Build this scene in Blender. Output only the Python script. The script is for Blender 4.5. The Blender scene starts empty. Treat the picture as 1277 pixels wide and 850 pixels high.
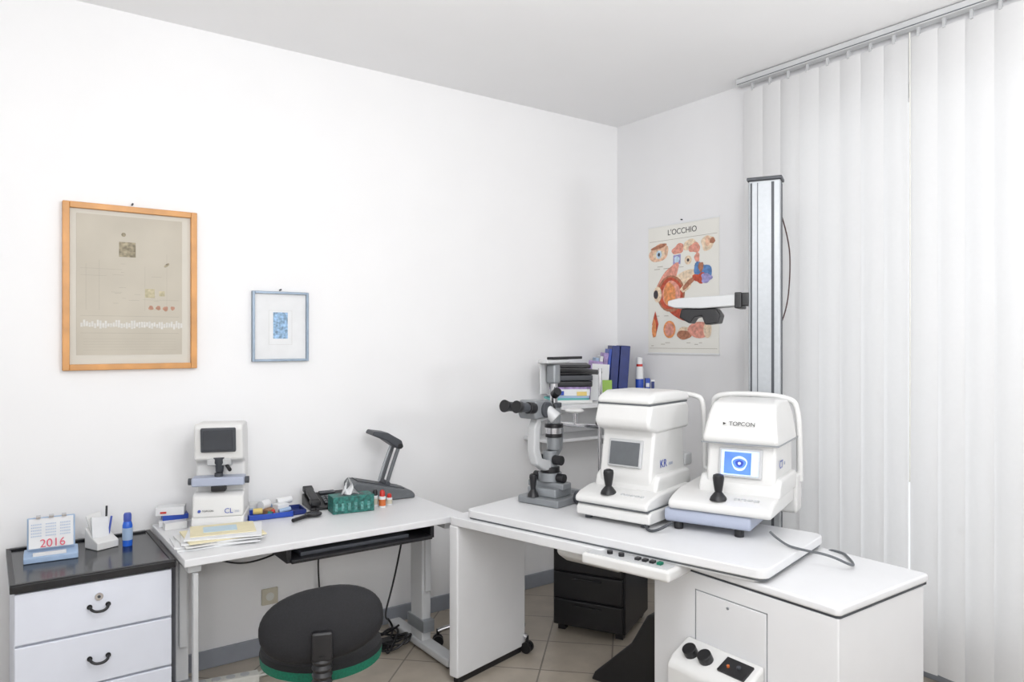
import bpy, math, random
from mathutils import Vector, Matrix, Euler
random.seed(3)
S=bpy.context.scene
COL=S.collection
# ------------------------------------------------------------ materials
MC={}
def mat(name,col,rough=.5,metal=0,noise=.03,scale=30,emit=0,bump=0,trans=0,ecol=None):
    if name in MC: return MC[name]
    m=bpy.data.materials.new(name); m.use_nodes=True
    nt=m.node_tree; b=nt.nodes['Principled BSDF']
    b.inputs['Roughness'].default_value=rough; b.inputs['Metallic'].default_value=metal
    tc=nt.nodes.new('ShaderNodeTexCoord'); n=nt.nodes.new('ShaderNodeTexNoise')
    n.inputs['Scale'].default_value=scale; nt.links.new(tc.outputs['Object'],n.inputs['Vector'])
    r=nt.nodes.new('ShaderNodeValToRGB')
    r.color_ramp.elements[0].position=.3; r.color_ramp.elements[1].position=.7
    r.color_ramp.elements[0].color=(*[max(0,c*(1-noise)) for c in col],1)
    r.color_ramp.elements[1].color=(*[min(1,c*(1+noise)) for c in col],1)
    nt.links.new(n.outputs['Fac'],r.inputs['Fac']); nt.links.new(r.outputs['Color'],b.inputs['Base Color'])
    if emit:
        b.inputs['Emission Strength'].default_value=emit
        b.inputs['Emission Color'].default_value=(*(ecol or col),1)
    if bump:
        bp=nt.nodes.new('ShaderNodeBump'); bp.inputs['Strength'].default_value=bump
        nt.links.new(n.outputs['Fac'],bp.inputs['Height']); nt.links.new(bp.outputs['Normal'],b.inputs['Normal'])
    if trans:
        t=nt.nodes.new('ShaderNodeBsdfTranslucent'); t.inputs['Color'].default_value=(*col,1)
        mx=nt.nodes.new('ShaderNodeMixShader'); mx.inputs[0].default_value=trans
        nt.links.new(b.outputs[0],mx.inputs[1]); nt.links.new(t.outputs[0],mx.inputs[2])
        nt.links.new(mx.outputs[0],nt.nodes['Material Output'].inputs[0])
    MC[name]=m; return m
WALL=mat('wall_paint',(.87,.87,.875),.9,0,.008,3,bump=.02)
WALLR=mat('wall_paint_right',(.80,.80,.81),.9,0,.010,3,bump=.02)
CEIL=mat('ceiling_paint',(.89,.892,.90),.9,0,.008,2)
BASEB=mat('baseboard_grey',(.30,.32,.36),.4,0,.05,12)
WHITE=mat('white_laminate',(.755,.76,.772),.38,0,.01,8)
LEGW=mat('white_steel',(.58,.59,.60),.35,0,.02,10)
DRAW=mat('drawer_white',(.73,.76,.84),.45,0,.015,10)
BLK=mat('black_plastic',(.010,.010,.012),.38,0,.1,40)
BLKG=mat('black_gloss',(.014,.015,.018),.18,0,.1,20)
DK=mat('dark_grey',(.05,.055,.065),.45,0,.05,30)
MG=mat('mid_grey',(.12,.13,.14),.45,0,.05,30)
FAB=mat('black_fabric',(.007,.007,.009),.8,0,.3,180,bump=.2)
GRN=mat('green_fabric',(.0,.14,.08),.7,0,.2,150)
DEV=mat('device_white',(.72,.72,.71),.34,0,.01,10)
DEV2=mat('device_greyish_white',(.52,.53,.54),.4,0,.01,10)  # greyer white for bezels, keys and fittings
DEVB=mat('device_bluegrey',(.40,.44,.55),.4,0,.02,10)
GREY=mat('grey_metal',(.32,.34,.36),.35,.4,.04,20)
ALU=mat('aluminium',(.40,.42,.44),.4,.3,.03,60)
CHR=mat('chrome',(.62,.62,.64),.16,1,.02,60)
LCD=mat('lcd_grey',(.05,.055,.065),.25,0,.1,8)
BLUE=mat('blue_plastic',(.02,.07,.42),.35,0,.06,20)
LBLUE=mat('light_blue_plastic',(.34,.46,.64),.4,0,.04,20)
NAVY=mat('navy_binder',(.010,.025,.16),.4,0,.1,20)
RED=mat('red_plastic',(.56,.03,.02),.4,0,.05,20)
ORG=mat('orange_plastic',(.62,.16,.04),.4,0,.05,20)
YEL=mat('yellow_paper',(.75,.58,.20),.7,0,.05,20)
CREAM=mat('cream_paper',(.78,.71,.49),.8,0,.03,20)
PAP=mat('paper_white',(.77,.78,.79),.8,0,.02,20)
TEAL=mat('teal_print',(.02,.14,.12),.5,0,.6,60)
PURP=mat('purple_print',(.38,.28,.52),.6,0,.4,25)
WOOD=mat('frame_wood',(.62,.30,.095),.4,0,.12,12)
SILV=mat('silver_frame',(.24,.30,.37),.35,.5,.1,20)
BEIGE=mat('beige_plastic',(.60,.56,.45),.5,0,.03,20)
WCAB=mat('white_cable',(.70,.70,.65),.5,0,.02,20)
TXB=mat('text_blue',(.06,.10,.42),.5,0,.02,20)
TXK=mat('text_black',(.03,.03,.03),.5,0,.02,20)
TXR=mat('text_red',(.64,.08,.14),.5,0,.02,20)
DRED=mat('dark_cable',(.05,.02,.02),.5,0,.02,20)
BLIND=mat('blind_fabric',(.84,.84,.842),.8,0,.008,60,trans=.34)
GLASSB=mat('blue_liquid',(.02,.12,.6),.1,0,.1,10)
# floor tiles
fm=bpy.data.materials.new('floor_tiles'); fm.use_nodes=True; nt=fm.node_tree; b=nt.nodes['Principled BSDF']
tc=nt.nodes.new('ShaderNodeTexCoord'); mp=nt.nodes.new('ShaderNodeMapping'); mp.inputs['Rotation'].default_value=(0,0,math.radians(45))
br=nt.nodes.new('ShaderNodeTexBrick'); br.offset=0; br.inputs['Scale'].default_value=1
br.inputs['Brick Width'].default_value=.33; br.inputs['Row Height'].default_value=.33; br.inputs['Mortar Size'].default_value=.004
br.inputs['Color1'].default_value=(.46,.405,.335,1); br.inputs['Color2'].default_value=(.42,.37,.305,1); br.inputs['Mortar'].default_value=(.20,.175,.145,1)
ns=nt.nodes.new('ShaderNodeTexNoise'); ns.inputs['Scale'].default_value=7; ns.inputs['Detail'].default_value=6
mxn=nt.nodes.new('ShaderNodeMixRGB'); mxn.blend_type='OVERLAY'; mxn.inputs[0].default_value=.3
nt.links.new(tc.outputs['Object'],mp.inputs[0]); nt.links.new(mp.outputs[0],br.inputs[0]); nt.links.new(tc.outputs['Object'],ns.inputs[0])
nt.links.new(br.outputs['Color'],mxn.inputs[1]); nt.links.new(ns.outputs['Fac'],mxn.inputs[2]); nt.links.new(mxn.outputs[0],b.inputs['Base Color'])
b.inputs['Roughness'].default_value=.3
# ------------------------------------------------------------ helpers
def E(name,loc,rz=0):
    o=bpy.data.objects.new(name,None); o.empty_display_size=.05; COL.objects.link(o)
    o.location=loc; o.rotation_euler=(0,0,math.radians(rz)); return o
def mk(par,name,v,f,m,bev=0,smooth=False,seg=3,loc=(0,0,0),rot=(0,0,0)):
    me=bpy.data.meshes.new(name); me.from_pydata(v,[],f); me.update()
    import bmesh
    bm=bmesh.new(); bm.from_mesh(me); bmesh.ops.recalc_face_normals(bm,faces=bm.faces); bm.to_mesh(me); bm.free()
    o=bpy.data.objects.new(name,me); COL.objects.link(o)
    if par: o.parent=par
    o.location=loc; o.rotation_euler=[math.radians(a) for a in rot]
    me.materials.append(m)
    if smooth: 
        for p in me.polygons: p.use_smooth=True
    if bev:
        md=o.modifiers.new('bev','BEVEL'); md.width=bev; md.segments=seg; md.limit_method='ANGLE'; md.angle_limit=math.radians(28)
        for p in me.polygons: p.use_smooth=True
        wn=o.modifiers.new('wn','WEIGHTED_NORMAL'); wn.keep_sharp=False
    return o
BF=[(0,1,3,2),(4,6,7,5),(0,4,5,1),(2,3,7,6),(0,2,6,4),(1,5,7,3)]
def bv(x0,x1,y0,y1,z0,z1): return [(x,y,z) for x in (x0,x1) for y in (y0,y1) for z in (z0,z1)]
def box(par,name,x0,x1,y0,y1,z0,z1,m,bev=.003,rot=None,seg=2):
    if rot:
        cx,cy,cz=(x0+x1)/2,(y0+y1)/2,(z0+z1)/2
        return mk(par,name,bv(x0-cx,x1-cx,y0-cy,y1-cy,z0-cz,z1-cz),BF,m,bev,seg=seg,loc=(cx,cy,cz),rot=rot)
    return mk(par,name,bv(x0,x1,y0,y1,z0,z1),BF,m,bev,seg=seg)
def boxes(par,name,L,m,bev=0):
    v=[];f=[]
    for b_ in L:
        k=len(v); v+=bv(*b_); f+=[tuple(i+k for i in q) for q in BF]
    return mk(par,name,v,f,m,bev)
def prism(par,name,pts,a0,a1,m,bev=.004,axis='x',seg=3,taper=None,loc=(0,0,0),rot=(0,0,0)):
    n=len(pts); v=[]
    for a in (a0,a1):
        for p in pts:
            v.append((a,p[0],p[1]) if axis=='x' else (p[0],a,p[1]) if axis=='y' else (p[0],p[1],a))
    if taper:
        c=(a0+a1)/2; z0,z1,s=taper
        v=[((x-c)*(1+(s-1)*min(1,max(0,(z-z0)/(z1-z0))))+c,y,z) for x,y,z in v]
    f=[tuple(range(n)),tuple(range(2*n-1,n-1,-1))]+[(i,(i+1)%n,n+(i+1)%n,n+i) for i in range(n)]
    return mk(par,name,v,f,m,bev,seg=seg,loc=loc,rot=rot)
def cyl(par,name,p0,p1,r0,m,r1=None,n=28,bev=0):
    r1=r0 if r1 is None else r1
    p0=Vector(p0);p1=Vector(p1);d=(p1-p0); q=d.to_track_quat('Z','Y'); v=[]
    for p,r in ((p0,r0),(p1,r1)):
        for i in range(n):
            a=2*math.pi*i/n; v.append(tuple(p+q@Vector((r*math.cos(a),r*math.sin(a),0))))
    f=[tuple(range(n)),tuple(range(2*n-1,n-1,-1))]+[(i,(i+1)%n,n+(i+1)%n,n+i) for i in range(n)]
    o=mk(par,name,v,f,m,bev or min(r0,r1,d.length/2)*.12,seg=2); return o
def lathe(par,name,prof,m,loc=(0,0,0),rot=(0,0,0),n=32):
    v=[];f=[];k=len(prof)
    for i in range(n):
        a=2*math.pi*i/n
        for r,z in prof: v.append((r*math.cos(a),r*math.sin(a),z))
    for i in range(n):
        for j in range(k-1):
            a=i*k+j; b_=((i+1)%n)*k+j; f.append((a,b_,b_+1,a+1))
    f.append(tuple(i*k for i in range(n))); f.append(tuple(i*k+k-1 for i in range(n)))
    o=mk(par,name,v,f,m,0,True,loc=loc,rot=rot)
    md=o.modifiers.new('es','EDGE_SPLIT'); md.split_angle=math.radians(40); return o
def sph(par,name,c,r,m,n=28,rot=(0,0,0),pw=1):
    v=[];f=[];h=n//2
    def sg(t): return math.copysign(abs(t)**pw,t)
    for i in range(1,h):
        ph=math.pi*i/h
        for j in range(n):
            a=2*math.pi*j/n
            v.append((r[0]*sg(math.sin(ph))*sg(math.cos(a)),r[1]*sg(math.sin(ph))*sg(math.sin(a)),r[2]*sg(math.cos(ph))))
    for i in range(h-2):
        for j in range(n): f.append((i*n+j,i*n+(j+1)%n,(i+1)*n+(j+1)%n,(i+1)*n+j))
    f.append(tuple(range(n))); f.append(tuple((h-2)*n+j for j in range(n)))
    return mk(par,name,v,f,m,0,True,loc=c,rot=rot)
def tube(par,name,pts,r,m,cyc=False):
    c=bpy.data.curves.new(name,'CURVE'); c.dimensions='3D'; c.bevel_depth=r; c.bevel_resolution=4; c.resolution_u=10
    s=c.splines.new('NURBS'); s.points.add(len(pts)-1)
    for p,q in zip(s.points,pts): p.co=(*q,1)
    s.use_endpoint_u=True; s.order_u=3; s.use_cyclic_u=cyc
    o=bpy.data.objects.new(name,c); COL.objects.link(o); o.parent=par; c.materials.append(m); c.use_fill_caps=True; return o
def text(par,name,body,size,loc,rot,m,ax='CENTER'):
    c=bpy.data.curves.new(name,'FONT'); c.body=body; c.size=size; c.align_x=ax; c.align_y='CENTER'; c.extrude=.0004
    o=bpy.data.objects.new(name,c); COL.objects.link(o); o.parent=par; o.location=loc; o.rotation_euler=[math.radians(a) for a in rot]
    c.materials.append(m); return o
def disc(par,name,cx,cz,rx,rz,y,m,n=24,w=0,ang=0):
    v=[]
    for i in range(n):
        a=2*math.pi*i/n; k=1+w*math.sin(3*a+cx*40)+w*.6*math.sin(5*a+cz*30)
        X=rx*k*math.cos(a); Z=rz*k*math.sin(a); t=math.radians(ang)
        v.append((cx+X*math.cos(t)-Z*math.sin(t),y,cz+X*math.sin(t)+Z*math.cos(t)))
    return mk(par,name,v,[tuple(range(n))],m)
# ------------------------------------------------------------ room
H=3.0
boxes(None,'floor',[(-4.7,.15,-6.1,.15,-.1,0)],fm)
boxes(None,'ceiling',[(-4.7,.15,-6.1,.15,H,H+.1)],CEIL)
boxes(None,'wall_left',[(-4.7,.15,0,.15,0,H)],WALL)
WY0,WY1,WZ0,WZ1=-3.95,-1.32,.25,2.75
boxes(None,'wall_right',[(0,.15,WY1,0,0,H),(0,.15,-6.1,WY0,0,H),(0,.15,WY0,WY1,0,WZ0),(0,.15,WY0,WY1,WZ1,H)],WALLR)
boxes(None,'wall_rear',[(-4.7,.15,-6.1,-6,0,H)],WALL)
boxes(None,'wall_side',[(-4.7,-4.6,-6,0,0,H)],WALL)
boxes(None,'baseboard_left',[(-4.6,0,-.015,0,0,.085)],BASEB,.003)
boxes(None,'baseboard_right',[(-.015,0,-6,-.015,0,.085)],BASEB,.003)
w=E('window_1',(0.07,(WY0+WY1)/2,(WZ0+WZ1)/2)); hy=(WY1-WY0)/2; hz=(WZ1-WZ0)/2
boxes(w,'window_frame',[(-.03,.03,-hy,-hy+.06,-hz,hz),(-.03,.03,hy-.06,hy,-hz,hz),(-.03,.03,-.04,.04,-hz,hz),(-.03,.03,-hy,hy,-hz,-hz+.06),(-.03,.03,-hy,hy,hz-.06,hz)],LEGW)
# blinds
bl=E('vertical_blinds',(-.085,0,0))
v=[];f=[];y=-1.09;k=0
while y>-4.0:
    if abs(y+1.95)<.055: y-=.02
    wd=.127; a=math.radians(6+random.uniform(-2.5,3)); N=6
    xo=random.uniform(-.004,.004)
    for r in range(2):
        for i in range(N+1):
            s=(i/N-.5); cx=.006*math.cos(math.pi*s)+math.sin(a)*s*wd+xo
            v.append((-cx,y-wd/2-s*wd*math.cos(a),.06 if r==0 else 2.925))
    for i in range(N): f.append((k+i,k+i+1,k+N+2+i,k+N+1+i))
    k+=2*(N+1); y-=.110
mk(bl,'slats',v,f,BLIND,0,True)
box(bl,'head_rail',-.03,.02,-4.2,-1.06,2.958,2.995,LEGW,.003)
box(bl,'head_rail_groove',-.032,-.029,-4.2,-1.07,2.963,2.967,MG,0)
yy=-1.15; L=[]
while yy>-4: L.append((-.008,.004,yy-.006,yy+.006,2.918,2.960)); yy-=.110
boxes(bl,'carrier_hooks',L,DEV2)
tube(bl,'control_cord',[(-.02,-2.0,2.94),(-.02,-2.003,2.0),(-.02,-2.0,.9)],.003,WCAB)
# added unseen fill lights behind / above the viewer: pendants, and uplighters off the ceiling
def fill_pendant(x,y,z,p):
    e=E('fill_light_pendant',(x,y,0)); cyl(e,'canopy',(0,0,H-.03),(0,0,H),.06,LEGW); cyl(e,'cord',(0,0,z+.3),(0,0,H-.03),.004,LEGW); cyl(e,'lamp_holder',(0,0,z+.27),(0,0,z+.33),.03,LEGW)  # canopy, cord and holder dress an added fill light, out of view
    ld=bpy.data.lights.new('fill_light','POINT'); ld.shadow_soft_size=.26; ld.energy=p; ld.color=(.99,.992,1)
    o=bpy.data.objects.new('fill_light',ld); COL.objects.link(o); o.parent=e; o.location=(0,0,z)
fill_pendant(-2.55,-2.55,2.40,36); fill_pendant(-2.9,-4.7,2.2,44)
def fill_uplight(x,y,z,p,tilt):
    e=E('fill_light_uplighter',(x,y,0)); cyl(e,'base',(0,0,0),(0,0,.03),.15,DK); cyl(e,'pole',(0,0,.03),(0,0,z-.06),.012,GREY); cyl(e,'reflector_bowl',(0,0,z-.08),(0,0,z-.02),.06,GREY,r1=.2)  # stand and bowl dress an added light standing in for bounced flash
    ld=bpy.data.lights.new('fill_light','AREA'); ld.shape='DISK'; ld.size=.45; ld.energy=p; ld.color=(.99,.992,1)
    o=bpy.data.objects.new('fill_light',ld); COL.objects.link(o); o.parent=e; o.location=(0,0,z); o.rotation_euler=Vector(tilt).to_track_quat('-Z','Y').to_euler()
fill_uplight(-3.9,-4.3,1.75,56,(.7,.75,1)); fill_uplight(-1.2,-4.5,1.75,34,(.1,.75,1))
# ------------------------------------------------------------ pictures on left wall
e=E('framed_artwork',(-2.979,-.001,1.774)); W2,H2=.267,.36; fr=.026
boxes(e,'frame',[(-W2,-W2+fr,-.03,0,-H2,H2),(W2-fr,W2,-.03,0,-H2,H2),(-W2+fr,W2-fr,-.03,0,-H2,-H2+fr),(-W2+fr,W2-fr,-.03,0,H2-fr,H2)],WOOD,.003)
ART=mat('artwork_paper',(.50,.46,.385),.6,0,.06,5)
MATB=mat('artwork_mat',(.61,.585,.52),.6,0,.02,5)
box(e,'mat_board',-W2+.02,W2-.02,-.010,-.002,-H2+.02,H2-.02,MATB,0)
box(e,'art_sheet',-.215,.205,-.012,-.010,-.295,.315,ART,0)
A1=mat('art_brown',(.30,.26,.18),.7,0,.45,60); A2=mat('art_red',(.42,.23,.16),.7,0,.2,60); A3=mat('art_line',(.37,.34,.28),.7); A4=mat('art_white',(.62,.61,.58),.7,0,.1,90)
A5=mat('art_ochre',(.47,.42,.28),.7,0,.2,60)
boxes(e,'art_seal',[(-.053,.013,-.0126,-.012,.137,.203)],A1)
disc(e,'art_seal_small',-.035,.235,.009,.009,-.0125,A1)
for i,(x,z,r) in enumerate([(.075,-.085,.010),(.105,-.085,.010),(.135,-.088,.011),(.165,-.085,.009)]): disc(e,'art_red_dot_%d'%i,x,z,r,r,-.0125,A2,w=.1)
for i,(x,z,a,b_) in enumerate([(.07,-.02,.02,.02),(.12,-.02,.012,.012)]):
    boxes(e,'art_square_%d'%i,[(x-a,x+a,-.0126,-.012,z-b_,z+b_)],A5)
L=[]
for i in range(40): L.append((-.2+i*.0102,-.2+i*.0102+.008,-.0126,-.012,-.175+random.uniform(-.006,.006),-.15+random.uniform(-.008,.008)))
boxes(e,'art_white_writing',L,A4)
L=[(-.2,.19,-.0124,-.012,-.125,-.1238),(-.2,.19,-.0124,-.012,-.2,-.1988),(-.2,-.04,-.0124,-.012,.08,.0810),(-.2,-.1,-.0124,-.012,.05,.0510),(.04,.19,-.0124,-.012,-.05,-.0490),(-.18,-.179,-.0124,-.012,-.1,.1),(-.13,-.129,-.0124,-.012,-.1,.12),(.05,.0508,-.0124,-.012,-.1,.1),(.14,.1408,-.0124,-.012,-.1,.16)]
for i in range(16):
    x=random.uniform(-.19,.14); z=random.uniform(-.1,.14); L.append((x,x+random.uniform(.01,.05),-.0124,-.012,z,z+.0012))
for i in range(5): L.append((-.19,.18,-.0124,-.012,-.225-i*.012,-.2244-i*.012))
boxes(e,'art_fine_lines',L,A3)
disc(e,'art_bird',.14,.11,.014,.006,-.0125,A1,ang=40)
cyl(e,'hanging_nail',(0,.0,H2+.012),(0,-.02,H2+.014),.004,DK)
e=E('small_framed_picture',(-2.318,-.001,1.612)); W2,H2=.14,.173; fr=.012
boxes(e,'frame',[(-W2,-W2+fr,-.025,0,-H2,H2),(W2-fr,W2,-.025,0,-H2,H2),(-W2+fr,W2-fr,-.025,0,-H2,-H2+fr),(-W2+fr,W2-fr,-.025,0,H2-fr,H2)],SILV,.002)
box(e,'mat_board',-W2+.01,W2-.01,-.01,-.002,-H2+.01,H2-.01,PAP,0)
LW=mat('inner_line',(.55,.55,.53),.7)
boxes(e,'inner_border',[(-.058,-.057,-.0108,-.01,-.09,.08),(.057,.058,-.0108,-.01,-.09,.08),(-.058,.058,-.0108,-.01,.079,.08),(-.058,.058,-.0108,-.01,-.09,-.089)],LW)
BP=mat('blue_print',(.27,.42,.60),.6,0,.5,70)
box(e,'print',-.036,.036,-.012,-.01,-.06,.07,BP,0)
cyl(e,'hanging_nail',(0,.0,H2+.008),(0,-.02,H2+.01),.004,DK)
# ------------------------------------------------------------ poster on right wall
e=E('eye_anatomy_poster',(-.002,-.575,1.868),-90)
box(e,'sheet',-.283,.283,-.002,0,-.41,.41,mat('poster_paper',(.80,.79,.74),.55,0,.01,5),0)
boxes(e,'hanging_rails',[(-.285,.285,-.005,0,.402,.412),(-.285,.285,-.005,0,-.412,-.402)],PAP)
boxes(e,'title_rule',[(-.27,.27,-.003,-.002,.31,.312),(-.27,.27,-.003,-.002,-.375,-.373)],A3)
text(e,'title',"L'OCCHIO",.050,(0,-.0025,.355),(90,0,0),TXK)
pc={'skin':(.72,.46,.32),'red':(.50,.08,.04),'pink':(.70,.31,.24),'blue':(.10,.22,.46),'orange':(.74,.29,.11),'cream':(.76,.61,.45),'violet':(.32,.30,.56),'dark':(.05,.04,.05),'ltblue':(.5,.64,.77),'brown':(.40,.17,.10)}
PM={k:mat('poster_'+k,c,.6,0,.25,50) for k,c in pc.items()}
PY=[-.0026]
def pd(cx,cz,rx,rz,m,w=0,ang=0,n=24):
    PY[0]-=.00006; disc(e,'illustration_%d'%int(-PY[0]*100000),cx,cz,rx,rz,PY[0],PM[m],n,w,ang)
pd(-.19,.235,.085,.055,'skin',.05,15);pd(-.19,.225,.05,.028,'cream');pd(-.19,.225,.024,.026,'ltblue');pd(-.19,.225,.01,.012,'dark');pd(-.19,.275,.07,.012,'brown',.05,10)
pd(-.03,.245,.05,.03,'pink',.12,20);pd(.07,.26,.06,.035,'cream',.1);pd(.10,.24,.045,.03,'pink',.12);pd(.2,.26,.05,.045,'cream',.1,20);pd(.2,.27,.02,.03,'skin',.1)
pd(.235,.27,.02,.018,'brown',.1);pd(-.04,.18,.045,.04,'violet',0,45,4);pd(-.04,.18,.022,.022,'ltblue');pd(.05,.17,.028,.028,'cream');pd(.12,.18,.02,.03,'pink',.1);pd(.05,.17,.01,.01,'dark')
pd(-.12,.05,.13,.055,'pink',.08,50);pd(-.06,-.10,.15,.06,'red',.07,-35);pd(-.03,.03,.16,.05,'cream',.05,25);pd(-.09,-.03,.115,.115,'brown');pd(-.09,-.03,.10,.10,'red',.03);pd(-.085,-.03,.075,.08,'pink',.03);pd(-.10,-.03,.05,.07,'orange',.04);pd(-.2,-.03,.035,.05,'cream');pd(-.215,-.03,.02,.028,'dark');pd(.03,.0,.045,.02,'cream',.1,20)
pd(.06,.03,.07,.016,'brown',.1,35)
pd(.16,.09,.07,.055,'blue',.16,-20);pd(.14,.055,.05,.03,'red',.2);pd(.19,.05,.04,.03,'violet',.15);pd(.15,.12,.02,.03,'brown',.1)
pd(.15,-.12,.07,.04,'cream',.1);pd(.17,-.11,.03,.02,'brown',.1)
pd(-.22,-.22,.028,.085,'red',0,0,4);pd(-.23,-.25,.018,.06,'orange',.1);pd(-.10,-.255,.05,.055,'orange');pd(-.10,-.255,.038,.042,'pink',.05);pd(.03,-.27,.06,.03,'cream',.05);pd(.02,-.29,.06,.028,'brown',.05);pd(.14,-.26,.09,.05,'pink',.03);pd(.20,-.26,.03,.05,'cream')
L=[]
for i in range(26):
    x=random.uniform(-.26,.2); z=random.choice([.13,.145,-.145,-.155,-.34,-.35,-.36,.2,-.17]); L.append((x,x+random.uniform(.02,.05),-.0035,-.0025,z,z+.003))
boxes(e,'captions',L,A3)
cyl(e,'nail',(0,0,.425),(0,-.012,.425),.004,DK)
# ------------------------------------------------------------ drawer cabinet at the left
e=E('drawer_cabinet',(-3.43,-.56,0))
box(e,'carcass',.0,.51,.02,.53,.03,.655,DRAW,.003)
box(e,'top_board',-.012,.52,-.012,.54,.662,.69,BLKG,.003)
box(e,'top_recess_lip',.0,.50,.51,.53,.69,.698,BLKG,.002)
boxes(e,'top_frame_strips',[(-.012,.005,-.012,.54,.69,.694),(.503,.52,-.012,.54,.69,.694),(.005,.503,-.012,.003,.69,.694)],BLK,.001)
box(e,'shadow_gap',.005,.505,.01,.03,.655,.662,BLK,0)
for i,(z0,z1) in enumerate([(.475,.655),(.285,.467),(.095,.277)]):
    box(e,'drawer_front_%d'%(i+1),.002,.508,0,.02,z0,z1,DRAW,.004)
    zc=(z0+z1)/2-.005
    tube(e,'handle_%d'%(i+1),[(.230,0,zc+.006),(.230,-.020,zc+.004),(.243,-.028,zc-.006),(.26,-.030,zc-.008),(.277,-.028,zc-.006),(.290,-.020,zc+.004),(.290,0,zc+.006)],.005,BLK)
    for xx in (.230,.290): cyl(e,'handle_rose_%d_%d'%(i+1,int(xx*1000)),(xx,0,zc+.006),(xx,-.005,zc+.006),.009,BLK)
cyl(e,'lock',(.26,.0,.60),(.26,-.006,.60),.014,CHR); cyl(e,'keyhole',(.26,-.005,.60),(.26,-.009,.60),.005,DK)
boxes(e,'feet',[(.02,.07,.04,.09,0,.03),(.44,.49,.04,.09,0,.03),(.02,.07,.45,.5,0,.03),(.44,.49,.45,.5,0,.03)],BLK)
# calendar
e=E('desk_calendar',(-3.30,-.26,.6905),-4)
prism(e,'base',[(-.05,0),(-.05,.022),(-.01,.035),(.045,.035),(.06,0)],-.09,.09,LBLUE,.004)
box(e,'back_plate',-.08,.08,.012,.018,.035,.160,LBLUE,.003,rot=(-10,0,0))
box(e,'month_sheet',-.074,.074,-.004,.010,.045,.158,PAP,.001,rot=(-10,0,0))
text(e,'year','2016',.043,(.005,-.016,.064),(80,0,0),TXR)
L=[]
for r in range(5):
    for c in range(3):
        for k in range(6): L.append((-.066+c*.048+k*.006,-.066+c*.048+k*.006+.003,-.001,.0,.0+r*.011,.0+r*.011+.004))
boxes(e,'day_grid',L,LBLUE).matrix_local=Matrix.Translation((0,-.0115,.092))@Matrix.Rotation(math.radians(-10),4,'X')
boxes(e,'binding_rings',[(-.05,-.035,-.005,.025,.160,.168),(.035,.05,-.005,.025,.160,.168),(-.008,.008,-.005,.025,.160,.168)],CHR)
box(e,'memo_tray',-.06,.05,-.045,-.02,.024,.034,PAP,.001)
# pen holder
e=E('pen_holder',(-3.12,-.20,.6905),25)
prism(e,'holder',[(-.045,0),(-.045,.03),(.0,.05),(.045,.085),(.045,0)],-.045,.045,DEV,.004)
box(e,'note_card',-.04,.03,.0,.006,.04,.125,PAP,.001,rot=(-18,8,0))
box(e,'leaflet',-.04,.02,.02,.026,.05,.14,DEV,.001,rot=(-14,-10,0))
cyl(e,'pen_1',(.03,.02,.05),(.038,.028,.16),.004,BLK); cyl(e,'pen_2',(.03,.0,.05),(.042,.0,.12),.004,TXB)
e=E('blue_bottle',(-3.03,-.235,.6905))
lathe(e,'bottle_body',[(.001,0),(.018,0),(.019,.01),(.019,.085),(.015,.1),(.011,.104)],GLASSB)
lathe(e,'label',[(.0193,.025),(.0196,.03),(.0196,.07),(.0193,.075)],LBLUE)
lathe(e,'cap',[(.014,.1),(.015,.104),(.015,.128),(.012,.135),(.002,.135)],TXB)
# ------------------------------------------------------------ left desk
e=E('white_desk',(-2.905,-.70,0))
box(e,'desktop',0,1.25,0,.66,.69,.72,WHITE,.004)
for i,x in enumerate((.02,1.15)):
    box(e,'leg_column_%d'%i,x,x+.05,.26,.38,.05,.66,LEGW,.006)
    box(e,'leg_column_inner_%d'%i,x+.01,x+.04,.24,.40,.30,.66,LEGW,.004)
    box(e,'leg_foot_%d'%i,x-.01,x+.06,.0,.62,.015,.055,LEGW,.01)
    box(e,'leg_head_%d'%i,x,x+.05,.04,.6,.655,.69,LEGW,.004)
    for yy in (.04,.58): cyl(e,'foot_glide_%d_%d'%(i,int(yy*100)),(x+.025,yy,0),(x+.025,yy,.02),.018,BLK)
    box(e,'leg_collar_%d'%i,x-.006,x+.056,.235,.405,.10,.16,GREY,.003)
box(e,'cross_beam',.07,1.15,.46,.49,.60,.68,LEGW,.004)
box(e,'cable_trunk',.035,.055,.02,.05,.06,.655,LEGW,.004)
box(e,'keyboard_tray',.40,1.05,-.02,.34,.637,.652,BLK,.003)
box(e,'keyboard',.45,.95,.02,.17,.652,.668,DK,.003)
for x in (.385,1.05): box(e,'tray_slide_%d'%int(x*100),x,x+.02,.0,.34,.637,.692,BLK,.002)
tube(e,'desk_cable',[(.06,.5,.66),(.2,.3,.60),(.35,.25,.585),(.5,.3,.62)],.004,BLK)
tube(e,'wall_cable',[(.78,.5,.66),(.77,.66,.5),(.775,.67,.3),(.80,.66,.02)],.004,BLK)
# lensmeter
e=E('lensmeter',(-2.66,-.24,.7205),-22)
prism(e,'base',[(-.095,0),(-.10,.03),(-.085,.06),(.13,.06),(.13,0)],-.108,.108,DEV,.010)
prism(e,'column',[(-.035,.05),(-.035,.13),(.0,.15),(.0,.28),(-.055,.30),(-.07,.44),(-.055,.46),(.10,.455),(.125,.40),(.125,.05)],-.105,.105,DEV,.014,taper=(.05,.46,.96))
prism(e,'lower_front_panel',[(-.09,.055),(-.075,.145),(-.05,.16),(-.02,.16),(-.02,.055)],-.105,.105,DEV,.010)
box(e,'screen_bezel',-.072,.072,-.080,-.062,.335,.442,DK,.006,rot=(6,0,0))
box(e,'screen_glass',-.060,.060,-.084,-.078,.345,.432,LCD,.002,rot=(6,0,0))
lathe(e,'lens_nose',[(.03,.31),(.028,.285),(.018,.27),(.016,.245),(.006,.235)],DK,loc=(0,-.035,0))
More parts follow.
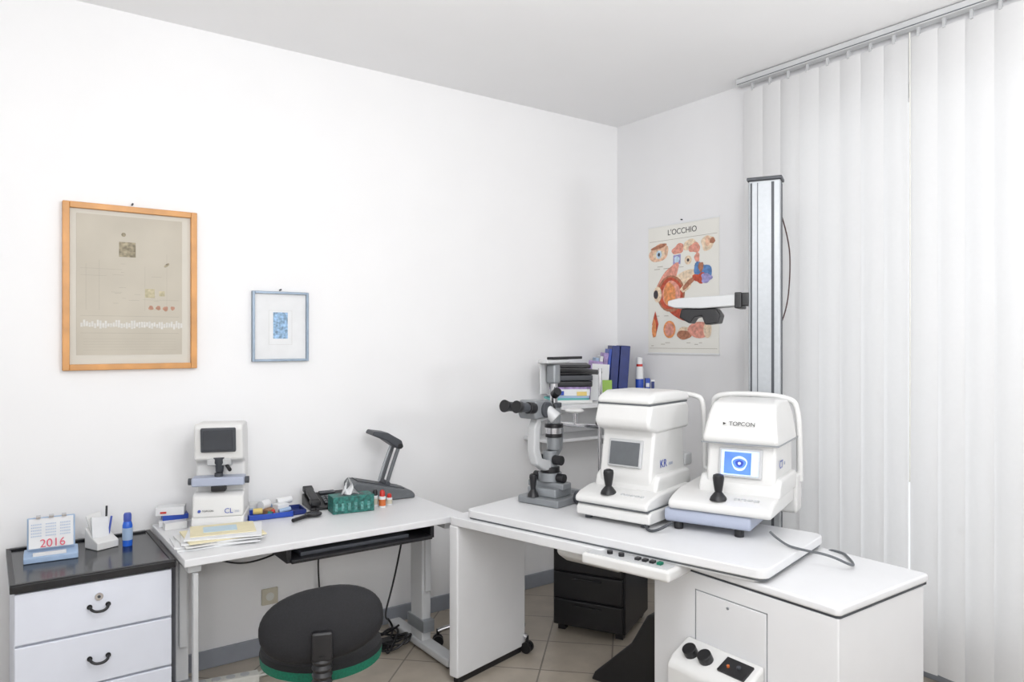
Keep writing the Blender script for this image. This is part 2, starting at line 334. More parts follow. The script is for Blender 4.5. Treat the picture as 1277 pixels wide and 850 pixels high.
prism(e,'nose_cowl',[(-.06,.305),(-.055,.275),(.0,.265),(.0,.31)],-.05,.05,DEV2,.006)
box(e,'lens_table',-.108,.108,-.085,-.01,.19,.228,DEVB,.006)
cyl(e,'lens_rest',(0,-.055,.228),(0,-.055,.243),.018,DK)
cyl(e,'marking_lever',(.03,-.04,.275),(.05,-.09,.26),.008,BLK)
for s in (-1,1): cyl(e,'table_knob_%d'%s,(s*.105,-.05,.208),(s*.125,-.05,.208),.015,DK)
box(e,'black_rest_block',-.03,.03,-.075,-.03,.165,.19,BLK,.004)
cyl(e,'power_lamp',(-.075,-.083,.085),(-.075,-.092,.085),.006,TXB)
text(e,'label_model','CL',.030,(.045,-.0895,.082),(81,0,0),TXB); text(e,'label_small','200',.013,(.078,-.0895,.079),(81,0,0),DEVB)
text(e,'label_maker','TOPCON',.011,(-.040,-.0895,.085),(81,0,0),TXK)
# small boxes
e=E('medicine_boxes',(-2.825,-.10,.7205),-12)
box(e,'box_bottom',-.06,.05,-.04,.04,0,.028,PAP,.001); box(e,'box_blue',-.05,.055,-.035,.035,.028,.05,BLUE,.001,rot=(0,0,8)); box(e,'box_top',-.07,.045,-.04,.03,.05,.085,PAP,.001,rot=(0,0,-6))
box(e,'box_print',-.055,-.03,-.042,-.040,.06,.068,RED,0,rot=(0,0,-6)); box(e,'box_front',-.04,.05,-.10,-.055,0,.03,DEV,.001,rot=(0,0,14))
# papers
e=E('paper_stack',(-2.735,-.48,.7205),-8)
zz=0
for i,(a,m_) in enumerate([(4,PAP),(-6,PAP),(9,DEV),(-3,PAP),(6,CREAM),(-9,PAP)]):
    t=.006; box(e,'folder_%d'%i,-.165+.01*i,.15+.005*i,-.115,.11,zz,zz+t,m_,.0008,rot=(0,0,a)); zz+=t
box(e,'yellow_envelope',-.10,.15,-.07,.11,zz,zz+.003,CREAM,.0005,rot=(0,0,-4)); box(e,'window_patch',-.05,.08,-.02,.07,zz+.003,zz+.0045,mat('pale_blue_paper',(.52,.66,.74),.5),0,rot=(0,0,-4))
# tray with bits
e=E('blue_trays_with_instruments',(-2.40,-.16,.7205),-6)
def tray(n,x,y,w_,d,h,m_,a):
    boxes(e,n,[(x,x+w_,y,y+d,0,.004),(x,x+w_,y,y+.004,0,h),(x,x+w_,y+d-.004,y+d,0,h),(x,x+.004,y,y+d,0,h),(x+w_-.004,x+w_,y,y+d,0,h)],m_,.0015)
tray('tray_blue',-.13,-.10,.20,.12,.025,BLUE,0); tray('tray_grey',-.13,.03,.14,.09,.03,LBLUE,0); tray('tray_blue_small',.075,-.08,.06,.13,.022,NAVY,0)
cyl(e,'roll',(-.06,.0,.045),(-.02,.03,.045),.022,PAP); cyl(e,'ochre_roll',(-.10,-.04,.03),(-.06,-.05,.03),.014,YEL)
box(e,'white_box_1',.0,.06,-.04,.01,.004,.05,PAP,.004,rot=(0,0,20)); box(e,'white_box_2',-.1,-.06,.04,.09,.004,.05,DEV,.004,rot=(0,0,-10))
cyl(e,'red_cap',(-.02,-.05,.02),(-.005,-.055,.02),.012,RED); cyl(e,'white_tube',(.02,.02,.05),(.09,.03,.055),.016,PAP); cyl(e,'blue_tube',(.01,-.07,.025),(.065,-.06,.03),.010,LBLUE); cyl(e,'teal_cap',(-.04,-.07,.02),(-.02,-.08,.02),.01,TEAL)
box(e,'brown_case',-.05,.0,-.03,.02,.004,.03,mat('brown_case',(.35,.2,.1),.5),.004,rot=(0,0,30)); cyl(e,'upright_jar',(.045,.05,.0),(.045,.05,.06),.02,DEV)
# phone
e=E('desk_phone',(-2.130,-.145,.7205),-6); e.scale=(.86,.86,.9)
prism(e,'phone_body',[(-.10,0),(-.10,.015),(.08,.065),(.10,.06),(.10,0)],-.12,.12,BLK,.006)
prism(e,'handset_grip',[(-.095,.045),(-.09,.06),(.0,.082),(.085,.1),(.09,.085),(.07,.078),(.0,.06),(-.07,.038)],-.112,-.066,BLK,.007)
prism(e,'handset_earpiece',[(.05,.065),(.05,.09),(.095,.105),(.10,.075)],-.117,-.061,BLK,.006)
prism(e,'handset_mouthpiece',[(-.10,.025),(-.10,.05),(-.06,.062),(-.055,.035)],-.117,-.061,BLK,.006)
L=[]
for r in range(4):
    for c in range(3): L.append((-.03+c*.024,-.012+c*.024,-.07+r*.024,-.055+r*.024,.001,.006))
boxes(e,'keypad',L,MG,.001).matrix_local=Matrix.Translation((0,0,.0462))@Matrix.Rotation(math.radians(15.5),4,'X')
box(e,'display',-.03,.06,.045,.075,.060,.068,LCD,.002,rot=(15.5,0,0)); box(e,'side_keys',.06,.1,-.06,.03,.038,.043,MG,.002,rot=(15.5,0,0))
tube(e,'coiled_cord',[(-.09+.008*math.sin(i*1.9),-.105-.0015*i,.012+.006*math.cos(i*1.9)) for i in range(30)],.0025,BLK)
e=E('magnifier_loupe',(-2.30,-.34,.7205),30)
cyl(e,'handle',(-.1,0,.012),(0,0,.012),.009,BLK); tube(e,'ring',[(.04+.035*math.cos(a*math.pi/6),.035*math.sin(a*math.pi/6),.012) for a in range(12)],.006,BLK,True)
cyl(e,'lens',(.04,0,.010),(.04,0,.014),.032,LCD)
# tissue box
e=E('tissue_box',(-2.075,-.315,.7205),-8)
box(e,'carton',-.10,.10,-.05,.05,0,.08,TEAL,.003)
boxes(e,'carton_pattern',[(-.09+i*.031,-.078+i*.031,-.0515,-.05,.014,.05) for i in range(6)],mat('pale_teal',(.10,.28,.26),.5,0,.5,80))
boxes(e,'carton_slot',[(-.06,.06,-.018,.018,.0798,.0808)],DK)
v=[];f=[];n=9
for i in range(n):
    for j in range(n):
        s=i/(n-1)-.5;t=j/(n-1); v.append((.05*s*(1-.75*t)+.012*math.sin(t*4+s*3),.02*math.sin(s*9)*(1-.5*t)+.01*t,.075+.085*t-.02*abs(s)*2*t))
for i in range(n-1):
    for j in range(n-1): f.append((i*n+j,(i+1)*n+j,(i+1)*n+j+1,i*n+j+1))
mk(e,'tissue',v,f,PAP,0,True)
mk(e,'tissue_fold',[(-a[0]*.9-.02,a[1]+.01,a[2]-.01) for a in v],f,PAP,0,True)
def bottle(x,y,cap,h=.075,r=.016):
    e=E('eye_drop_bottle',(x,y,.7205)); lathe(e,'body',[(.001,0),(r,0),(r,h*.6),(r*.5,h*.68)],PAP); lathe(e,'label',[(r*1.01,h*.1),(r*1.02,h*.12),(r*1.02,h*.45),(r*1.01,h*.47)],ORG if (cap is RED and h>.06) else BEIGE); lathe(e,'cap',[(r*.75,h*.64),(r*.75,h*.9),(r*.4,h),(.001,h)],cap)
bottle(-1.92,-.335,RED,.085,.017); bottle(-1.935,-.285,BLK,.08,.015); bottle(-1.865,-.30,RED,.055,.015)
# folding lamp
e=E('folding_desk_lamp',(-1.845,-.14,.7205),-6)
prism(e,'base',[(-.16,.0),(-.165,.09),(-.145,.112),(.15,.04),(.17,.02),(.17,0)],-.08,.08,MG,.008,axis='y')
prism(e,'base_inset',[(-.13,.109),(-.13,.113),(.12,.052),(.12,.047)],-.055,.055,DK,.001,axis='y')
cyl(e,'hinge',(.03,-.05,.08),(.03,.05,.08),.014,DK)
tube(e,'arm_near',[(.03,-.04,.085),(.060,-.04,.18),(.095,-.04,.27)],.010,MG); tube(e,'arm_far',[(.03,.04,.085),(.060,.04,.18),(.095,.04,.27)],.010,MG)
tube(e,'arm_brace',[(.0,-.0,.09),(.03,0,.19),(.065,0,.27)],.007,GREY)
prism(e,'head',[(-.055,.338),(-.045,.358),(.03,.345),(.105,.300),(.115,.265),(.09,.255),(.02,.305)],-.06,.06,DK,.007,axis='y')
cyl(e,'head_hinge',(.095,-.062,.272),(.095,.062,.272),.014,BLK)
# ------------------------------------------------------------ office chair
e=E('office_chair',(-2.65,-1.42,0),-21)
sph(e,'backrest_shell',(0,0,.652),(.192,.05,.110),FAB,n=40,rot=(-16,-7,0),pw=.88)
sph(e,'backrest_cushion',(0,.035,.645),(.186,.05,.104),FAB,n=40,rot=(-16,-7,0),pw=.88)
lathe(e,'seat_cushion',[(.001,.435),(.18,.44),(.203,.452),(.206,.482)],GRN,loc=(0,.24,.0),n=48)
lathe(e,'seat_top',[(.206,.482),(.202,.500),(.17,.510),(.001,.514)],FAB,loc=(0,.24,.0),n=48)
box(e,'back_plate',-.032,.032,-.075,-.045,.56,.65,BLK,.008)
lathe(e,'bellows_post',[(.001,.36)]+[(.027+.005*(i%2),.37+i*.011) for i in range(20)]+[(.001,.59)],BLK,loc=(0,-.045,0))
box(e,'under_bar',-.03,.03,-.07,.30,.36,.39,BLK,.006)
cyl(e,'gas_column',(0,.24,.10),(0,.24,.44),.025,BLK)
for i in range(5):
    a=math.radians(72*i+18); c,s=math.cos(a),math.sin(a)
    tube(e,'base_arm_%d'%i,[(0,.24,.12),(.15*c,.24+.15*s,.11),(.29*c,.24+.29*s,.075)],.018,BLK)
    for d in (-.012,.012): cyl(e,'caster_%d_%d'%(i,d>0),(.29*c-s*d*1.6,.24+.29*s+c*d*1.6,.028),(.29*c-s*d*.5,.24+.29*s+c*d*.5,.028),.028,BLK)
# rolling stool behind the table leg
e=E('rolling_stool',(-1.44,-.53,0),8)
lathe(e,'seat',[(.001,.43),(.14,.435),(.155,.46),(.15,.485),(.001,.495)],FAB,n=40)
cyl(e,'post',(0,0,.1),(0,0,.44),.02,CHR); cyl(e,'hub',(0,0,.09),(0,0,.15),.035,CHR)
for i in range(5):
    a=math.radians(72*i-72); c,s=math.cos(a),math.sin(a)
    tube(e,'base_arm_%d'%i,[(0,0,.12),(.12*c,.12*s,.115),(.24*c,.24*s,.075)],.012,CHR)
    cyl(e,'caster_stem_%d'%i,(.24*c,.24*s,.04),(.24*c,.24*s,.085),.008,BLK)
    for d in (-1,1): cyl(e,'caster_%d_%d'%(i,d),(.24*c-s*d*.022,.24*s+c*d*.022,.027),(.24*c-s*d*.006,.24*s+c*d*.006,.027),.027,BLK)
# cables and sockets
e=E('power_strip',(-2.62,-.25,0),-10)
box(e,'strip_body',-.15,.12,-.03,.03,.0,.04,WCAB,.006)
for i in range(4): cyl(e,'socket_%d'%i,(-.12+i*.06,0,.038),(-.12+i*.06,0,.042),.02,DEV2)
tube(e,'cord_1',[(.12,0,.02),(.2,.05,.01),(.3,-.05,.01),(.38,.08,.01),(.3,.15,.01),(.2,.05,.01),(.35,-.1,.01),(.5,.0,.01),(.55,.1,.01)],.006,WCAB)
tube(e,'cord_2',[(.12,.0,.03),(.18,.12,.01),(.26,.06,.012),(.36,.1,.012),(.4,-.02,.012),(.28,-.08,.01),(.45,-.12,.01)],.006,WCAB)
e=E('cable_tangle',(-1.86,-.28,0))
P=[];
for i in range(26): P.append((.12*math.cos(i*1.3)*(.4+.6*random.random())+.02*random.random(),.13*math.sin(i*1.1),.008+.035*random.random()+(.06 if i%5==0 else 0)))
tube(e,'cable_loops',P,.0055,BLK); tube(e,'cable_riser',[P[-1],(.02,.1,.1),(.1,.15,.25),(.13,.12,.45),(.12,.05,.6)],.005,BLK)
box(e,'plug_block',-.06,.02,-.03,.03,0,.04,BLK,.006)
e=E('wall_socket',(-2.37,-.001,.28))
box(e,'plate',-.04,.04,-.012,0,-.04,.04,BEIGE,.004); cyl(e,'socket_ring',(0,-.010,0),(0,-.014,0),.02,WCAB)
# ------------------------------------------------------------ wall shelf in corner with stationery
e=E('corner_wall_shelf',(-.80,-.38,0))
box(e,'shelf_board',0,.795,0,.378,1.14,1.165,WHITE,.003)
box(e,'lower_shelf_board',.0,.795,.12,.378,.93,.95,WHITE,.003)
for x in (.10,.65): box(e,'bracket_%d'%int(x*100),x,x+.015,.34,.378,.85,1.14,LEGW,.002)
for x in (.10,.65): prism(e,'bracket_arm_%d'%int(x*100),[(.03,1.135),(.35,1.135),(.35,1.03)],x,x+.012,LEGW,.001)
e=E('shelf_office_stack',(-.62,-.21,1.1655),-30)
box(e,'white_tray',-.135,.135,-.09,.09,0,.02,DEV,.003); box(e,'teal_folder',-.13,.11,-.09,.085,.02,.032,mat('aqua_folder',(.12,.45,.43),.5),.001,rot=(0,0,4)); box(e,'blue_pad',-.11,.12,-.085,.085,.032,.045,LBLUE,.001,rot=(0,0,-4)); box(e,'white_pad',-.12,.12,-.085,.085,.045,.085,PAP,.002)
box(e,'yellow_note',.04,.10,-.090,-.05,.0455,.07,YEL,.001); box(e,'blue_clip_box',-.09,-.04,-.096,-.086,.05,.075,BLUE,.001); box(e,'lilac_pad',-.12,.10,-.08,.08,.085,.098,PURP,.001,rot=(0,0,3))
for i in range(3): box(e,'black_case_%d'%i,-.135,.135,-.09,.09,.100+i*.036,.133+i*.036,BLK if i%2==0 else DK,.005,rot=(0,0,2*i))
box(e,'black_lid',-.13,.13,-.085,.085,.215,.235,BLK,.005,rot=(3,0,-3))
e=E('binders_on_shelf',(-.275,-.165,1.1655),-35)
for i,(t,h,d,m_,a,xc) in enumerate([(.06,.345,.20,NAVY,4,.11),(.05,.345,.20,NAVY,4,.05),(.018,.325,.19,BLUE,6,.012),(.03,.30,.18,PURP,8,-.018),(.02,.28,.18,PAP,9,-.048),(.022,.27,.16,LBLUE,10,-.075)]):
    box(e,'binder_%d'%i,xc-t/2,xc+t/2,-d/2,d/2,.003,h,m_,.003,rot=(0,a,0))
box(e,'leaflet_pink',-.125,-.035,-.115,-.112,.0,.25,PURP,.001,rot=(-5,6,0)); box(e,'leaflet_white',-.10,.01,-.125,-.122,.0,.23,PAP,.001,rot=(-5,4,0)); box(e,'leaflet_green',-.03,.03,-.135,-.131,.0,.13,mat('lime_print',(.30,.50,.08),.5),.001,rot=(-5,0,0))
e=E('spray_bottle',(-.112,-.318,1.1655))
lathe(e,'can',[(.001,0),(.025,0),(.025,.2),(.018,.215)],PAP); lathe(e,'cap',[(.018,.21),(.019,.215),(.019,.265),(.015,.27),(.001,.27)],PAP); lathe(e,'band',[(.0253,.06),(.0256,.062),(.0256,.13),(.0253,.132)],BLUE); lathe(e,'collar',[(.0193,.21),(.0196,.212),(.0196,.225),(.0193,.227)],RED)
e=E('lens_solution_boxes',(-.038,-.340,1.1655),-35)
box(e,'box_1',-.033,-.004,-.02,.02,0,.135,BLUE,.001); box(e,'box_2',.0,.026,-.02,.02,0,.125,PAP,.001); box(e,'box_2_print',.003,.023,-.022,-.020,.04,.115,NAVY,0); box(e,'box_1_print',-.030,-.008,-.022,-.02,.08,.105,PAP,0)
# black drawer unit on the floor behind
e=E('black_drawer_unit',(-1.06,-.60,0),-62)
box(e,'carcass',0,.40,.02,.44,.03,.47,BLK,.006); 
for i in range(3): box(e,'drawer_%d'%i,.01,.39,0,.02,.04+i*.143,.175+i*.143,BLK,.006); box(e,'handle_%d'%i,.12,.28,-.012,.0,.145+i*.143,.155+i*.143,BLKG,.003)
boxes(e,'feet',[(.02,.06,.04,.08,0,.03),(.34,.38,.04,.08,0,.03),(.02,.06,.38,.42,0,.03),(.34,.38,.38,.42,0,.03)],BLK)
# ------------------------------------------------------------ ophthalmic table (cabinet + swivel top)
R=(-1.446,-2.187)
e=E('instrument_table',(R[0],R[1],0),-76)
def rrect(x0,x1,y0,y1,r,n=6):
    P=[]
    for k,(cx,cy,a0) in enumerate([(x1-r,y1-r,0),(x0+r,y1-r,90),(x0+r,y0+r,180),(x1-r,y0+r,270)]):
        for i in range(n+1): a=math.radians(a0+90*i/n); P.append((cx+r*math.cos(a),cy+r*math.sin(a)))
    return P
prism(e,'sliding_top',rrect(-1.36,.0,0,.60,.04),.757,.79,WHITE,.005,axis='z',seg=2)
prism(e,'sliding_top_seam',rrect(-1.354,-.006,.006,.594,.035),.750,.757,MG,0,axis='z')
prism(e,'fixed_top',rrect(-1.44,-.62,-.02,.54,.02),.712,.750,WHITE,.004,axis='z')
prism(e,'sliding_top_apron',rrect(-1.30,-.03,.012,.5,.03),.7425,.7505,WHITE,.001,axis='z')
box(e,'end_leg',-1.44,-1.385,-.02,.46,.03,.712,WHITE,.008)
box(e,'end_leg_foot',-1.43,-1.395,0,.44,0,.03,BLK,.003)
box(e,'console_box',-.68,-.31,-.075,.12,.700,.742,DEV,.012,seg=4)
box(e,'console_rim',-.665,-.325,-.062,.0,.741,.745,DEV2,.002)
for i,x in enumerate((-.47,-.44,-.41,-.38)): box(e,'console_switch_%d'%i,x,x+.018,-.038,-.015,.744,.754,BLK if i<3 else GRN,.002)
for i,x in enumerate((-.53,-.58)): cyl(e,'console_knob_%d'%i,(x,-.028,.743),(x,-.028,.757),.011,BLK)
prism(e,'under_cowl',[(.10,.712),(.08,.66),(.14,.62),(.30,.60),(.5,.60),(.5,.712)],-.92,-.63,DEV,.02)
prism(e,'black_floor_foot',[(-.97,0),(-.62,0),(-.62,.38),(-.68,.36),(-.76,.22),(-.95,.04)],.42,.50,BLK,.01,axis='y')
cab=E('table_cabinet',(-1.434,-2.43,0),0)
box(cab,'carcass',.01,.55,.005,.74,.03,.705,WHITE,.012)
box(cab,'front_panel',0,.012,.0,.745,.03,.705,WHITE,.005)
box(cab,'plinth',.03,.53,.02,.72,0,.03,BLK,0)
prism(cab,'top_seam',rrect(.0,.556,-.002,.745,.012),.705,.712,DK,0,axis='z')
prism(cab,'top_board',rrect(-.006,.562,-.006,.75,.02),.712,.74,WHITE,.008,axis='z')
L=[]
y0,y1,z0,z1=.245,.545,.02,.648; t=.0035
boxes(cab,'door_gap',[(-.0008,.004,y0,y0+t,z0,z1),(-.0008,.004,y1-t,y1,z0,z1),(-.0008,.004,y0,y1,z1-t,z1)],GREY)
box(cab,'door_panel',-.003,.004,y0+.006,y1-.006,.035,z1-.006,WHITE,.002)
cyl(cab,'door_lock',(-.003,.40,.62),(-.006,.40,.62),.005,GREY)
prism(cab,'socket_box',[(-.004,.04),(-.12,.04),(-.12,.40),(-.095,.43),(-.004,.475)],.25,.575,DEV,.012,axis='y')
def onslope(n,y,r,m_,h):
    cyl(cab,n,(-.065,y,.440),(-.065-.006-h*.36,y,.440+h*.93),r,m_)
onslope('socket_knob_1',.505,.025,BLK,.030); onslope('socket_knob_2',.44,.025,BLK,.030)
box(cab,'socket_plate',-.09,-.025,.275,.38,.447,.457,BLK,.002,rot=(0,-24,0))
cyl(cab,'socket_red',(-.065,.35,.450),(-.068,.35,.460),.005,ORG); cyl(cab,'socket_grey',(-.055,.315,.455),(-.058,.315,.464),.007,DK)
# cable
e=E('instrument_power_cable',(0,0,0))
tube(e,'cable',[(-1.14,-1.99,.83),(-1.15,-2.05,.80),(-1.15,-2.12,.796),(-1.13,-2.22,.797),(-1.06,-2.27,.755),(-.98,-2.22,.746),(-.93,-2.17,.746),(-.90,-2.14,.746),(-.885,-2.05,.74),(-.86,-1.95,.6)],.0045,MG)
tube(e,'cable_short',[(-1.36,-1.57,.82),(-1.40,-1.60,.797),(-1.39,-1.66,.797),(-1.33,-1.68,.83)],.0055,DK)
# ------------------------------------------------------------ autorefractor
def joystick(e,x,y,z,s=1):
    lathe(e,'joystick_boot',[(.034*s,0),(.03*s,.012),(.024*s,.02),(.012*s,.035),(.001,.036)],BLK,loc=(x,y,z))
    lathe(e,'joystick_handle',[(.010*s,.03),(.015*s,.05),(.019*s,.075),(.022*s,.10),(.020*s,.112),(.010*s,.117),(.001,.118)],BLK,loc=(x,y,z-.012))
e=E('auto_refractometer',(-1.473,-1.274,.7905),-75); e.scale=(1,1,.97)
for i,(x,y) in enumerate([(.04,.04),(.31,.04),(.04,.36),(.31,.36)]): cyl(e,'foot_%d'%i,(x,y,0),(x,y,.022),.016,DK)
prism(e,'chassis',[(.0,.018),(.0,.055),(.02,.07),(.38,.07),(.40,.05),(.40,.018)],.0,.35,DEV,.010)
prism(e,'moving_tray',[(-.01,.074),(-.012,.10),(.02,.118),(.10,.135),(.38,.14),(.39,.074)],.0,.345,DEV,.012)
box(e,'tray_gap',.01,.34,.005,.375,.066,.076,MG,0)
prism(e,'body_skirt',[(.10,.125),(.115,.18),(.14,.20),(.42,.20),(.43,.125)],.025,.325,DEV,.018)
prism(e,'body',[(.11,.13),(.105,.20),(.135,.37),(.11,.40),(.40,.40),(.42,.13)],.05,.300,DEV,.014)
prism(e,'head',[(.085,.395),(.07,.425),(.095,.50),(.42,.50),(.445,.48),(.44,.38),(.15,.375)],.045,.308,DEV,.02,seg=4)
prism(e,'head_seam',[(.096,.496),(.096,.504),(.43,.504),(.43,.496)],.050,.303,MG,0)
prism(e,'head_cap',[(.085,.502),(.10,.535),(.15,.555),(.36,.553),(.44,.54),(.455,.502)],.042,.312,DEV,.018,seg=4,taper=(.50,.565,.92))
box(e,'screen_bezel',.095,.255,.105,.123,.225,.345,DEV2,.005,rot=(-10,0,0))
box(e,'screen_glass',.105,.245,.102,.107,.235,.335,MG,.002,rot=(-10,0,0))
joystick(e,.14,.035,.118)
for i in range(5): box(e,'tray_key_%d'%i,.20+i*.022,.216+i*.022,.03,.045,.118,.126,DEV2,.002)
text(e,'label_model','KR',.048,(.302,.21,.24),(90,0,90),TXB); text(e,'label_number','8800',.018,(.302,.275,.234),(90,0,90),DEVB)
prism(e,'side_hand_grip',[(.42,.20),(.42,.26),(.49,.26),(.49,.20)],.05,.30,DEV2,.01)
tube(e,'headrest_arch',[(.0,.50,.09),(.0,.50,.3),(.0,.49,.50),(.03,.48,.525),(.17,.48,.53),(.32,.48,.525),(.355,.49,.50),(.355,.50,.3),(.355,.50,.09)],.012,DEV)
box(e,'chin_rest_base',.0,.355,.42,.54,.03,.09,DEV,.01); cyl(e,'chin_rest_post',(.17,.50,.09),(.17,.50,.25),.02,DEV2); sph(e,'chin_cup',(.17,.50,.26),(.05,.04,.015),DEV)
# tonometer
e=E('non_contact_tonometer',(-1.301,-1.614,.7905),-68); e.scale=(1,1,.97)
for i,(x,y) in enumerate([(.05,.03),(.29,.03),(.05,.33),(.29,.33)]): cyl(e,'foot_%d'%i,(x,y,0),(x,y,.03),.018,BLK)
prism(e,'chassis',[(.005,.03),(-.005,.05),(.0,.085),(.38,.085),(.39,.03)],.0,.34,DEVB,.010)
prism(e,'moving_tray',[(-.015,.087),(-.02,.12),(.03,.14),(.12,.155),(.38,.16),(.39,.087)],.02,.42,DEV,.014)
prism(e,'body_skirt',[(.10,.14),(.11,.19),(.14,.22),(.42,.22),(.43,.14)],.105,.425,DEV,.015)
prism(e,'body',[(.115,.15),(.115,.22),(.14,.36),(.42,.36),(.43,.15)],.135,.405,DEV,.014)
prism(e,'head',[(.115,.345),(.095,.37),(.13,.47),(.17,.515),(.24,.53),(.40,.525),(.45,.47),(.46,.345)],.12,.42,DEV,.028,seg=5,taper=(.36,.53,.82))
prism(e,'head_seam',[(.100,.352),(.100,.357),(.462,.357),(.462,.352)],.118,.422,GREY,.001)
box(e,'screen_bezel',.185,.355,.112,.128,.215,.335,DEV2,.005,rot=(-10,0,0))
SCR=mat('screen_blue_glow',(.08,.18,.75),.3,0,.3,14,emit=.6,ecol=(.10,.25,1))
SCW=mat('screen_white_glow',(.5,.62,1),.3,0,.1,30,emit=.5,ecol=(.6,.75,1))
SCD=mat('screen_dark_blue',(.03,.06,.3),.3,0,.1,30,emit=.3,ecol=(.05,.1,.8))
sc=box(e,'screen_glass',.197,.343,.109,.113,.226,.326,SCW,.002,rot=(-10,0,0))
def scr(n,cx,cz,rx,rz,m_,k):
    o=disc(e,n,cx,cz,rx,rz,0,m_,w=.04); o.location=(.27,.1083-k,.276); o.rotation_euler=(math.radians(-10),0,0)
o=boxes(e,'screen_image',[(-.060,.045,-.0005,0,-.044,.044)],SCR); o.location=(.27,.1083,.276); o.rotation_euler=(math.radians(-10),0,0)
scr('screen_ring',0,0,.03,.03,SCW,.0008); scr('screen_iris',0,0,.026,.020,SCR,.0012); scr('screen_iris_dark',0,0,.016,.014,SCD,.0015); scr('screen_pupil',0,.0,.006,.006,SCW,.0019)
text(e,'label_maker','TOPCON',.024,(.28,.107,.435),(69,0,0),TXK); disc(e,'label_logo',.21,0,.009,.007,0,TXK,n=3).location=(0,.1065,.435)
text(e,'label_model','CT',.045,(.409,.20,.27),(90,0,90),TXB); text(e,'label_number','80',.02,(.409,.26,.268),(90,0,90),DEVB)
joystick(e,.21,.03,.135)
for i in range(4): box(e,'tray_key_%d'%i,.27+i*.025,.288+i*.025,.03,.045,.138,.148,DEV2,.002)
tube(e,'headrest_arch',[(.05,.48,.20),(.05,.48,.3),(.055,.47,.49),(.08,.46,.525),(.22,.46,.535),(.38,.46,.525),(.420,.47,.49),(.425,.48,.3),(.425,.48,.16)],.013,DEV)
box(e,'chin_rest_base',.03,.43,.40,.50,.03,.20,DEV,.015); cyl(e,'chin_rest_post',(.23,.48,.09),(.23,.48,.25),.02,DEV2); sph(e,'chin_cup',(.23,.48,.26),(.05,.04,.015),DEV)
# slit lamp
SG=mat('slit_lamp_grey',(.26,.275,.29),.35,.3,.03,20)
e=E('slit_lamp_microscope',(-1.373,-.975,.7905),-75)
box(e,'base_plate',-.115,.115,-.10,.09,0,.035,SG,.008); box(e,'base_stage',-.08,.08,-.07,.06,.035,.075,GREY,.006)
box(e,'cross_slide',-.10,.10,-.04,.03,.07,.10,SG,.006)
for s in (-1,1): cyl(e,'rail_wheel_%d'%s,(s*.115,.05,.03),(s*.135,.05,.03),.03,DK)
joystick(e,-.035,-.085,.035,.8)
cyl(e,'pivot_drum',(0,0,.10),(0,0,.14),.055,SG); cyl(e,'pivot_drum_black',(0,0,.14),(0,0,.165),.045,BLK); cyl(e,'pivot_column',(0,0,.165),(0,0,.24),.034,SG)
cyl(e,'side_knob_l',(-.05,-.01,.12),(-.08,-.01,.12),.02,BLK); cyl(e,'side_knob_r',(.05,-.01,.12),(.09,-.01,.12),.02,BLK); cyl(e,'slit_knob_r',(.03,-.01,.20),(.075,-.01,.20),.022,BLK); cyl(e,'slit_knob_l',(-.03,-.01,.20),(-.075,-.01,.20),.022,BLK)
prism(e,'microscope_arm',[(0.02,.15),(-.06,.155),(-.125,.19),(-.15,.25),(-.145,.36),(-.12,.40),(-.09,.40),(-.105,.34),(-.105,.26),(-.085,.215),(-.04,.20),(.02,.20)],-.022,.022,DEV2,.008)
prism(e,'lamp_arm',[(-.02,.20),(.03,.20),(.075,.24),(.085,.34),(.05,.34),(.045,.27),(.02,.24),(-.02,.24)],-.02,.02,SG,.006)
cyl(e,'prism_block',(0.0,.03,.24),(0,.03,.30),.032,SG); cyl(e,'drum_ring_1',(0,.03,.30),(0,.03,.315),.040,BLK); cyl(e,'drum_mid',(0,.03,.315),(0,.03,.345),.036,CHR); cyl(e,'filter_ring',(0,.03,.345),(0,.03,.362),.044,BLK); cyl(e,'lamp_tower',(0,.03,.362),(0,.03,.44),.032,SG); cyl(e,'lamp_tower_ring',(0,.03,.44),(0,.03,.46),.036,DK); cyl(e,'lamp_tower_upper',(0,.03,.46),(0,.03,.56),.018,CHR)
box(e,'lamp_housing',-.026,.026,.0,.05,.55,.64,SG,.01); box(e,'top_cap',-.03,.03,-.06,.12,.645,.662,DEV2,.006); box(e,'top_bar_black',-.02,.02,.0,.24,.662,.675,BLK,.003)
box(e,'tower_plate',-.04,-.032,-.03,.04,.50,.66,DEV2,.003); cyl(e,'lever_knob',(.03,-.01,.50),(.06,-.02,.52),.02,BLK)
prism(e,'microscope_body',[(-.19,.44),(-.17,.485),(-.05,.48),(-.035,.44),(-.06,.40),(-.17,.40)],-.05,.05,SG,.010)
cyl(e,'magnification_drum',(-.065,-.10,.44),(.065,-.10,.44),.036,DK); cyl(e,'objective',(0,-.05,.435),(0,.0,.435),.032,BLK)
cyl(e,'accessory_tube',(.045,-.09,.44),(.085,-.07,.40),.026,DEV2,r1=.030)
for s in (-1,1):
    x=s*.034; cyl(e,'prism_tube_%d'%s,(x,-.17,.45),(x,-.215,.455),.026,BLK); cyl(e,'eyepiece_%d'%s,(x,-.215,.455),(x,-.27,.462),.021,DK); cyl(e,'eyecup_%d'%s,(x,-.265,.461),(x,-.295,.465),.022,BLK,r1=.028)
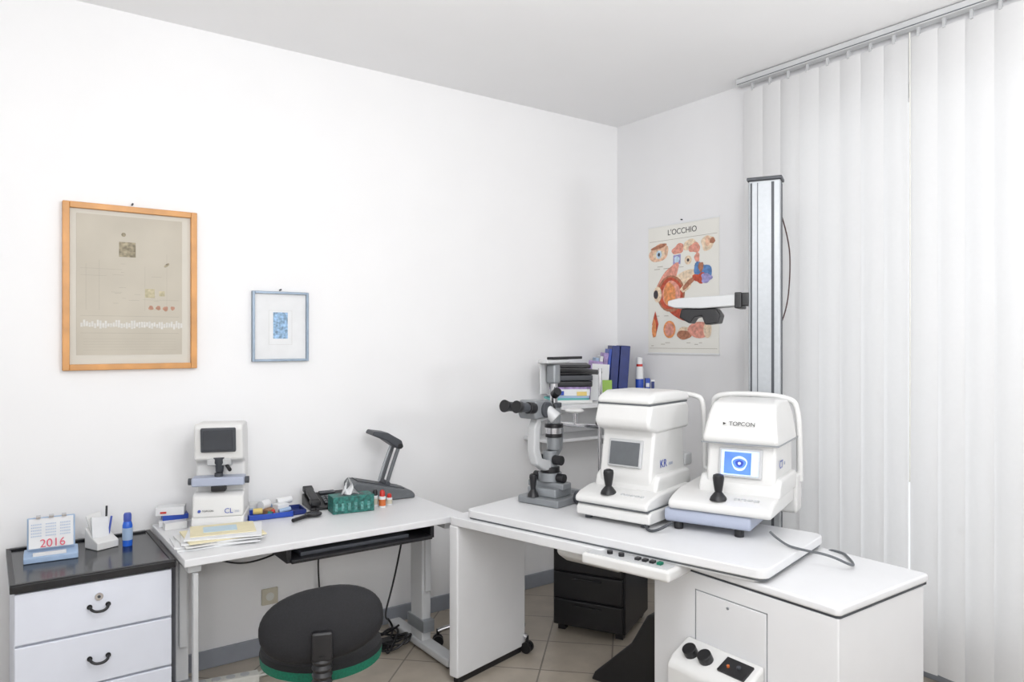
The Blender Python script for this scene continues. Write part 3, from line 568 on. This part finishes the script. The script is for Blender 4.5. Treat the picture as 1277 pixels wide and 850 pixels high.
# headrest frame
for s in (-1,1):
    cyl(e,'headrest_post_%d'%s,(s*.14,.21,.0),(s*.14,.21,.62),.009,CHR)
    box(e,'headrest_clamp_%d'%s,s*.14-.02,s*.14+.02,.19,.23,.0,.05,SG,.004)
    box(e,'headrest_fitting_%d'%s,s*.14-.014,s*.14+.014,.19,.23,.35,.39,BLK,.004)
tube(e,'forehead_band',[(-.14,.21,.60),(-.08,.25,.60),(0,.27,.60),(.08,.25,.60),(.14,.21,.60)],.012,BLK)
box(e,'headrest_cross_bar',-.14,.14,.20,.22,.33,.35,CHR,.004); cyl(e,'chin_post',(0,.21,.34),(0,.21,.40),.012,CHR); sph(e,'chin_cup',(0,.2,.41),(.05,.04,.014),DEV)
box(e,'headrest_foot_bar',-.16,.16,.195,.225,.0,.025,SG,.004)
# ------------------------------------------------------------ column with lamp arm
e=E('projector_column',(-.644,-1.623,0),-62)
boxes(e,'column_profile',[(-.068,.068,-.045,.045,0,2.26)],ALU,.006)
boxes(e,'column_slots',[(-.060,-.052,-.0465,-.044,.05,2.25),(.030,.042,-.0465,-.044,.05,2.25),(-.030,-.027,-.0465,-.044,.05,2.25)],DK)
boxes(e,'column_side_slots',[(.0675,.0695,-.02,-.005,.05,2.25),(.0675,.0695,.02,.03,.05,2.25),(-.0695,-.0675,-.02,.02,.05,2.25)],DK)
box(e,'column_cap',-.075,.075,-.052,.052,2.26,2.275,DK,.003); box(e,'column_base',-.15,.15,-.15,.15,0,.03,DK,.006)
tube(e,'column_cable',[(.06,.05,2.12),(.095,.06,2.0),(.10,.06,1.85),(.085,.06,1.68),(.06,.05,1.62)],.003,DRED)
box(e,'arm_bracket',-.105,-.066,-.04,.04,1.70,1.76,BLK,.004)
prism(e,'lamp_arm_body',[(-.10,1.752),(-.10,1.70),(-.28,1.690),(-.40,1.695),(-.43,1.705),(-.43,1.728),(-.38,1.740)],-.07,.07,DEV2,.006,axis='y')
box(e,'arm_end_cap',-.125,-.095,-.074,.074,1.688,1.760,BLK,.004)
prism(e,'projector_wing',[(-.37,1.69),(-.38,1.65),(-.33,1.62),(-.31,1.65),(-.275,1.655),(-.26,1.615),(-.20,1.622),(-.19,1.66),(-.21,1.69)],-.055,.055,BLK,.006,axis='y')
# ------------------------------------------------------------ world, camera
wd=bpy.data.worlds.new('World'); S.world=wd; wd.use_nodes=True
bg=wd.node_tree.nodes['Background']; bg.inputs[0].default_value=(.94,.97,1,1); bg.inputs[1].default_value=1.05
cam=bpy.data.cameras.new('Camera'); cam.sensor_width=36; cam.lens=25.68; cam.clip_start=.05
co=bpy.data.objects.new('Camera',cam); COL.objects.link(co); co.location=(-3.51,-3.634,1.54)
co.rotation_euler=(math.radians(90),0,math.radians(54.2-90)); S.camera=co
S.view_settings.view_transform='Standard'
S.view_settings.look='None'
S.view_settings.exposure=0
